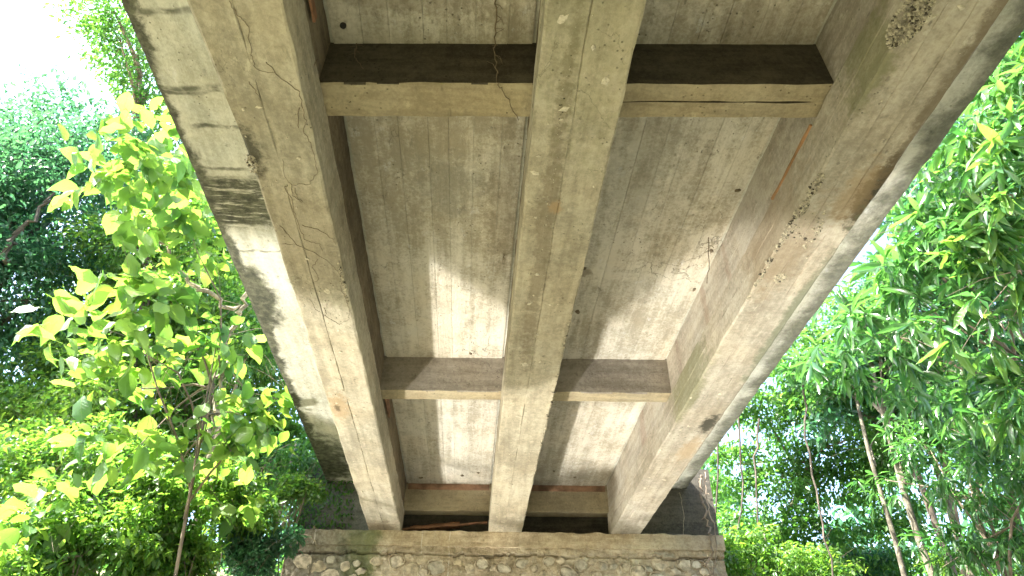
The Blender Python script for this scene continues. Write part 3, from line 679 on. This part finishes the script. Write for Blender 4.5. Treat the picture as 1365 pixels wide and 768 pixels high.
def CL(lst): return [(ray_pt(px, py, d), r) for (px, py, d, r) in lst]
TS = T_simple(); TM = T_small(.52); TL = T_simple(.20, .22, .05); TB = T_broad()
# left side
tree('tree', 'tall dark fine-leaved tree at the far left edge behind the large-leaved one', 'tree', (-8.6, 9.5, 0),
     CL([(20, 190, 14, 1.3), (70, 250, 14, 1.4), (10, 310, 13.5, 1.4), (95, 185, 15, 1.1), (125, 250, 15, 1.2), (40, 400, 13, 1.3), (-10, 470, 13, 1.4), (95, 340, 15, 1.2), (-60, 250, 13, 1.6), (60, 480, 14, 1.2), (-90, 380, 12.5, 1.5), (150, 200, 16, .9)]),
     46000, TS, .115, G_dark, M_bark_dark, .2, shell=.5)
tree('tree', 'pale wispy tree top against the white sky at the upper left', 'tree', (-7.5, 14.5, 0),
     CL([(160, 55, 18, 1.0), (195, 120, 18, .9), (175, 95, 19, .8), (215, 165, 18, .9), (150, 10, 18, 1.0), (190, 30, 19, .9), (230, 210, 17, 1.0)]),
     9000, TS, .12, G_mid, M_bark, .16, shell=.4)
q_ = ray_pt(265, 790, 8.4)
tree('tree', 'large-leaved yellow-green tree in full sun beside the left edge of the deck', 'tree', (q_.x, q_.y, 0),
     CL([(205, 215, 7.6, .50), (150, 195, 7.5, .40), (250, 260, 7.8, .45), (190, 290, 7.6, .45), (140, 250, 7.4, .35), (245, 190, 8.2, .40), (175, 400, 7.2, .5), (120, 430, 7.0, .42), (90, 470, 6.8, .32), (215, 380, 7.4, .45), (260, 330, 7.9, .42), (190, 470, 7.2, .42), (290, 450, 7.8, .42), (330, 560, 8.0, .38), (300, 600, 7.8, .35), (270, 540, 7.6, .4), (345, 540, 8.2, .35), (310, 660, 8.2, .35), (370, 600, 8.4, .22), (240, 620, 7.8, .4), (180, 600, 7.6, .4), (120, 600, 7.4, .3), (150, 520, 7.6, .4), (60, 680, 7.6, .35), (230, 480, 8, .4)]),
     800, TB, .235, G_broad2, M_bark, .034, droop=.25, up=1.3, shell=.3, trunk_top=ray_pt(300, 450, 8.0), parts_leaves=300, leafmat=G_broad, tmpls=[T_broad(.62, .3, .14, .02, .08), T_broad(.58, .44, .2, .03, -.12), T_broad(.66, .1, .06, .03), T_broad(.6, .28, .02, .02, .15), T_broad(.52, .45, .16, .02, -.05), T_broad(.7, .15, -.06, .04, .05)], nbr=14)
tree('tree', 'lime green small-leaved tree right behind the large-leaved one, close to the deck', 'tree', (-4.4, 11.4, 0),
     CL([(250, 350, 12, 1.0), (300, 420, 12, .9), (330, 500, 12, .9), (270, 480, 12.5, 1.0), (350, 590, 12, .8), (220, 420, 13, 1.0), (180, 330, 13, .9), (300, 330, 13, .8), (370, 640, 11, .6), (280, 300, 13, .7), (330, 400, 13, .7), (200, 520, 12, 1.0), (150, 460, 13.5, 1.0), (260, 250, 13, .7), (340, 450, 11, .7), (380, 560, 11, .5), (260, 560, 11.5, .9), (320, 620, 11, .7), (120, 400, 14, 1.0), (160, 540, 12, 1.0), (90, 520, 12, 1.0), (20, 560, 12, .9), (280, 380, 10.5, .6), (310, 480, 10, .5), (250, 300, 11, .6)]),
     74000, TS, .105, G_lime, M_bark, .09, shell=.5)
for i, (px, py, d, r0, tx, ty, lb) in enumerate([(275, 770, 10.2, .085, 305, 480, 'mottled brown trunk, the thicker of two beside the left bank, ivy around it'),
      (205, 770, 11.5, .06, 195, 330, 'thin dark trunk standing in the greenery at the left'), (345, 770, 9.8, .06, 395, 590, 'short leaning pale trunk just left of the abutment')]):
    p = ray_pt(px, py, d); q = ray_pt(tx, ty, d*1.05)
    tree('tree', lb, 'tree', (p.x, p.y, 0), [(q+Vector((random.uniform(-.6, .6), random.uniform(-.6, .6), random.uniform(-.5, .6))), .5) for _ in range(5)], 3500, TS, .10, G_mid, M_bark_pale if i != 1 else M_bark_dark, r0, trunk_top=q, nbr=4)
# right side
tree('tree', 'glossy tree with long drooping leaves reaching in from the upper right edge', 'tree', (10.2, 8.4, 0),
     CL([(1060, 480, 9, .26), (1130, 400, 8.8, .26), (1190, 300, 8.6, .3), (1270, 190, 8.2, .3), (1330, 105, 8, .35), (1310, 500, 8, .4), (1230, 520, 8.6, .35), (1150, 510, 8.8, .3), (1370, 540, 7.6, .4), (1340, 150, 7.6, .55), (1290, 210, 7.6, .5), (1350, 260, 7.4, .55), (1250, 290, 7.8, .45), (1300, 330, 7.6, .5), (1220, 350, 8.0, .4), (1360, 360, 7.2, .5), (1180, 390, 8.2, .38), (1270, 420, 7.6, .42), (1140, 430, 8.4, .32), (1200, 450, 8.0, .36), (1100, 470, 8.6, .28), (1340, 440, 7.4, .45), (1400, 200, 7.2, .6), (1380, 90, 7.6, .55), (1235, 260, 8.4, .35), (1165, 345, 8.6, .3)]),
     4800, TL, .27, G_gloss, M_bark, .05, droop=.5, up=1.0, rosette=11, shell=.3, parts_leaves=300, leafmat=G_lance, tmpls=[T_broad(.25, .2, .05, .01), T_broad(.21, .34, .04, .012), T_broad(.28, .12, .07, .008)], nbr=14)
tree('tree', 'dense dark green tree filling the right edge behind the drooping leaves', 'tree', (9.2, 11.5, 0),
     CL([(1330, 200, 12.5, 1.0), (1280, 300, 12.5, 1.0), (1350, 340, 12, 1.1), (1220, 400, 13, .9), (1300, 430, 12.5, 1.0), (1160, 460, 13, .8), (1380, 480, 12, 1.1), (1250, 500, 12.5, .9), (1400, 120, 12, 1.1), (1330, 560, 12, .9), (1100, 500, 13.5, .7), (1230, 250, 13.5, .8), (1420, 300, 12, 1.1)]),
     44000, TS, .125, G_dark, M_bark_dark, .12, shell=.5)
tree('tree', 'bright green tree with fine leaves between the deck edge and the group of slender trunks', 'tree', (5.6, 13.5, 0),
     CL([(1070, 480, 13, .8), (1010, 540, 13, .7), (1060, 570, 13.5, .8), (980, 620, 13, .6), (1120, 530, 13.5, .8), (1170, 560, 13, .7), (1040, 640, 13, .7), (1100, 650, 13.5, .7), (990, 700, 13, .7), (960, 660, 14, .5), (1030, 730, 13, .7), (1150, 430, 14, .8), (1200, 640, 13.5, .9), (1130, 600, 13.5, .7), (1100, 720, 13, .7), (1180, 720, 13.5, .7)]),
     30000, TS, .105, G_mid, M_bark, .06, shell=.45)
SL = [(1195, 800, 10.5, 1135, 500, .045, 'leftmost slender pale trunk of the group at the lower right'), (1225, 800, 10.3, 1160, 480, .06, 'tallest mottled trunk in the middle of the slender group'),
      (1260, 800, 10.8, 1185, 500, .065, 'dark slender trunk just right of the mottled one'), (1295, 800, 10.4, 1195, 470, .055, 'slender trunk leaning furthest left from the lower right'),
      (1240, 800, 11.6, 1235, 470, .06, 'straight slender trunk behind the leaning ones')]
for i, (bx, by, d, tx, ty, r0, lb) in enumerate(SL):
    p = ray_pt(bx, by, d); q = ray_pt(tx, ty, d*1.04)
    tree('slender_tree', lb, 'tree', (p.x, p.y, 0), [(q+Vector((random.uniform(-.8, .8), random.uniform(-.4, .8), random.uniform(-.5, .7))), .45) for _ in range(6)], 2600, TS, .12, (G_mid, G_gloss, G_dark)[i % 3], (M_bark_mot, M_bark_mot, M_bark_dark, M_bark_mot, M_bark)[i], r0, trunk_top=q, nbr=5, group='slender trunks at the lower right')
p = ray_pt(1330, 800, 9.5)
tree('tree', 'mid green tree with hanging sprays at the lower right corner', 'tree', (p.x, p.y, 0),
     CL([(1340, 600, 9.5, .6), (1290, 650, 9.5, .5), (1350, 700, 9.3, .6), (1240, 600, 10, .5), (1390, 620, 9, .7), (1300, 740, 9.5, .5), (1180, 640, 10.2, .35), (1270, 560, 10, .45)]), 4200, TL, .18, G_gloss, M_bark, .05, rosette=7, droop=.6, shell=.4)
# bushes and creepers on the banks
BU = [(60, 600, 9.0, .7, 'mid', 'pale green bush low at the left edge of the bank'), (150, 640, 8.6, .6, 'lime', 'yellow-green bush on the left bank, second from the left edge'), (20, 720, 8.0, .7, 'mid', 'bush at the bottom left corner'),
      (220, 690, 8.4, .6, 'mid', 'bush beside the foot of the mottled trunk'), (110, 740, 7.8, .6, 'lime', 'low lime bush at the bottom left'), (260, 740, 8.2, .45, 'lime', 'bright young bush at the foot of the left trunks'),
      (310, 660, 8.8, .5, 'mid', 'leafy bush between the left trunks and the abutment'), (350, 730, 9.0, .4, 'dark', 'dark low bush touching the left end of the stone wall'), (120, 560, 10.5, .8, 'lime', 'sunny bush high on the left bank'),
      (400, 650, 9.3, .28, 'mid', 'small creeper spilling over the left end of the cap'), (1000, 750, 11, .6, 'mid', 'bush to the right of the stone wall'), (1080, 740, 11.5, .6, 'lime', 'lime bush among the thin stems at the lower right'),
      (1150, 745, 14, .6, 'dark', 'dark bush behind the slender trunks'), (1330, 760, 12.5, .7, 'mid', 'broad bush to the right of the slender trunks')]
for px, py, d, r, kd, lb in BU:
    c = ray_pt(px, py, d); cl = [(c+Vector((random.uniform(-1, 1)*r*.7, random.uniform(-1, 1)*r*.6, random.uniform(-.8, .5)*r)), r*.55) for _ in range(8)]
    tree('bush', lb, 'bush', (c.x, c.y+.3, 0), cl, int(5200*r/.6), TS if r > .3 else TM, .085 if r > .3 else .06, {'mid': G_lime, 'lime': G_lime, 'dark': G_dark}[kd], M_bark, .022, shell=.45, nbr=6, trunk_top=c)
# ivy on the left wing wall
iv = []
for i in range(900):
    x = -2.35+.75*random.random()**1.6; z = 2.75+1.0*random.random(); iv.append(B(x-.15*random.random(), 8.90-.05*random.random(), z))
P = np.array([list(p) for p in iv]); D = unit(rng.normal(size=P.shape)*.5+np.array([0, -.3, -.8])); Nn = unit(rng.normal(size=P.shape)*.3+np.array([0, -1, .4]))
o = link('ivy', leaf_mesh('ivy', [leaves_arrays(TS, P, D, Nn, .07*rng.uniform(.6, 1.2, len(P)))], G_mid)); o['label'] = 'ivy leaves hanging over the left wing wall above the cap'; o['category'] = 'ivy'; o['kind'] = 'thing'
# lianas
for i, (x1_, y1_, x2_, y2_, d, lb) in enumerate([(965, 470, 950, 760, 11, 'thin dark liana hanging left of all others beyond the wall end'), (985, 520, 975, 770, 12, 'second dark liana hanging beside the wall end'), (1010, 560, 1030, 770, 11.5, 'curved dark liana in front of the bright foliage at the lower right'), (1070, 500, 1110, 770, 11, 'long dark liana left of the slender trunks')]):
    a = ray_pt(x1_, y1_, d); b_ = ray_pt(x2_, y2_, d*.96); m1 = a.lerp(b_, .5)+Vector((.15*math.sin(i*2), .1, 0))
    hanging('liana', [a, m1, b_], .018, .012, lb, 'liana', mat=M_bark_dark, group='lianas by the right end of the wall')
# bare branches
for (pts, d, lb) in (([(335, 385), (305, 440), (290, 520), (280, 600)], 8.0, 'pale bent branch rising beside the left deck edge'), ([(325, 415), (270, 390), (225, 345), (210, 300), (225, 270)], 8.0, 'long curved bare branch reaching left through the large leaves'), ([(0, 345), (30, 310), (75, 255)], 12, 'dark forked bough at the far left edge')):
    hanging('branch', [ray_pt(a, b_, d) for a, b_ in pts], .028 if d < 10 else .05, .014, lb, 'branch', mat=M_bark_pale if d < 10 else M_bark_dark)
# woods closing the view beyond the banks
Pn = 90000; ang = rng.uniform(-1.15, 1.15, Pn); ang = np.sign(ang)*(.12+np.abs(ang)); dist = rng.uniform(20, 40, Pn)
hh = 4.0+rng.random(Pn)**1.1*(9+3.5*np.sin(ang*9)+2*np.sin(ang*23+1))*(dist/28)
X_ = np.sin(ang)*dist; Y_ = np.cos(ang)*dist
cell = np.array([mnoise.noise(Vector((a*.33, b_*.33, c*.42))) for a, b_, c in zip(X_, Y_, hh)])
kp = cell > .03; P = np.stack([X_, Y_, hh], 1)[kp]; P += rng.normal(size=P.shape)*.2
D = unit(rng.normal(size=P.shape)+np.array([0, 0, -.5])); Nn = unit(rng.normal(size=P.shape)*.6+np.array([0, 0, 1]))
o = link('distant_woods', leaf_mesh('distant_woods', [leaves_arrays(TM, P, D, Nn, .40*rng.uniform(.6, 1.3, len(P)))], G_dark)); o['kind'] = 'stuff'; o['label'] = 'sunlit woods far behind the trees on both banks'; o['category'] = 'woods'
# undergrowth covering the slopes
Pn = 26000; X_ = rng.uniform(-13, 14, Pn); Y_ = rng.uniform(8.2, 15, Pn); kp = (np.abs(X_-.4) > 3.1); X_, Y_ = X_[kp], Y_[kp]
Z_ = np.array([ground_z(a, b_) for a, b_ in zip(X_, Y_)])+rng.random(len(X_))**2*.7
P = np.stack([X_, Y_, Z_], 1); D = unit(rng.normal(size=P.shape)+np.array([0, 0, .3])); Nn = unit(rng.normal(size=P.shape)*.5+np.array([0, 0, 1]))
o = link('undergrowth', leaf_mesh('undergrowth', [leaves_arrays(TM, P, D, Nn, .16*rng.uniform(.6, 1.3, len(P)))], G_mid)); o['kind'] = 'stuff'; o['label'] = 'low green undergrowth covering both bank slopes'; o['category'] = 'undergrowth'
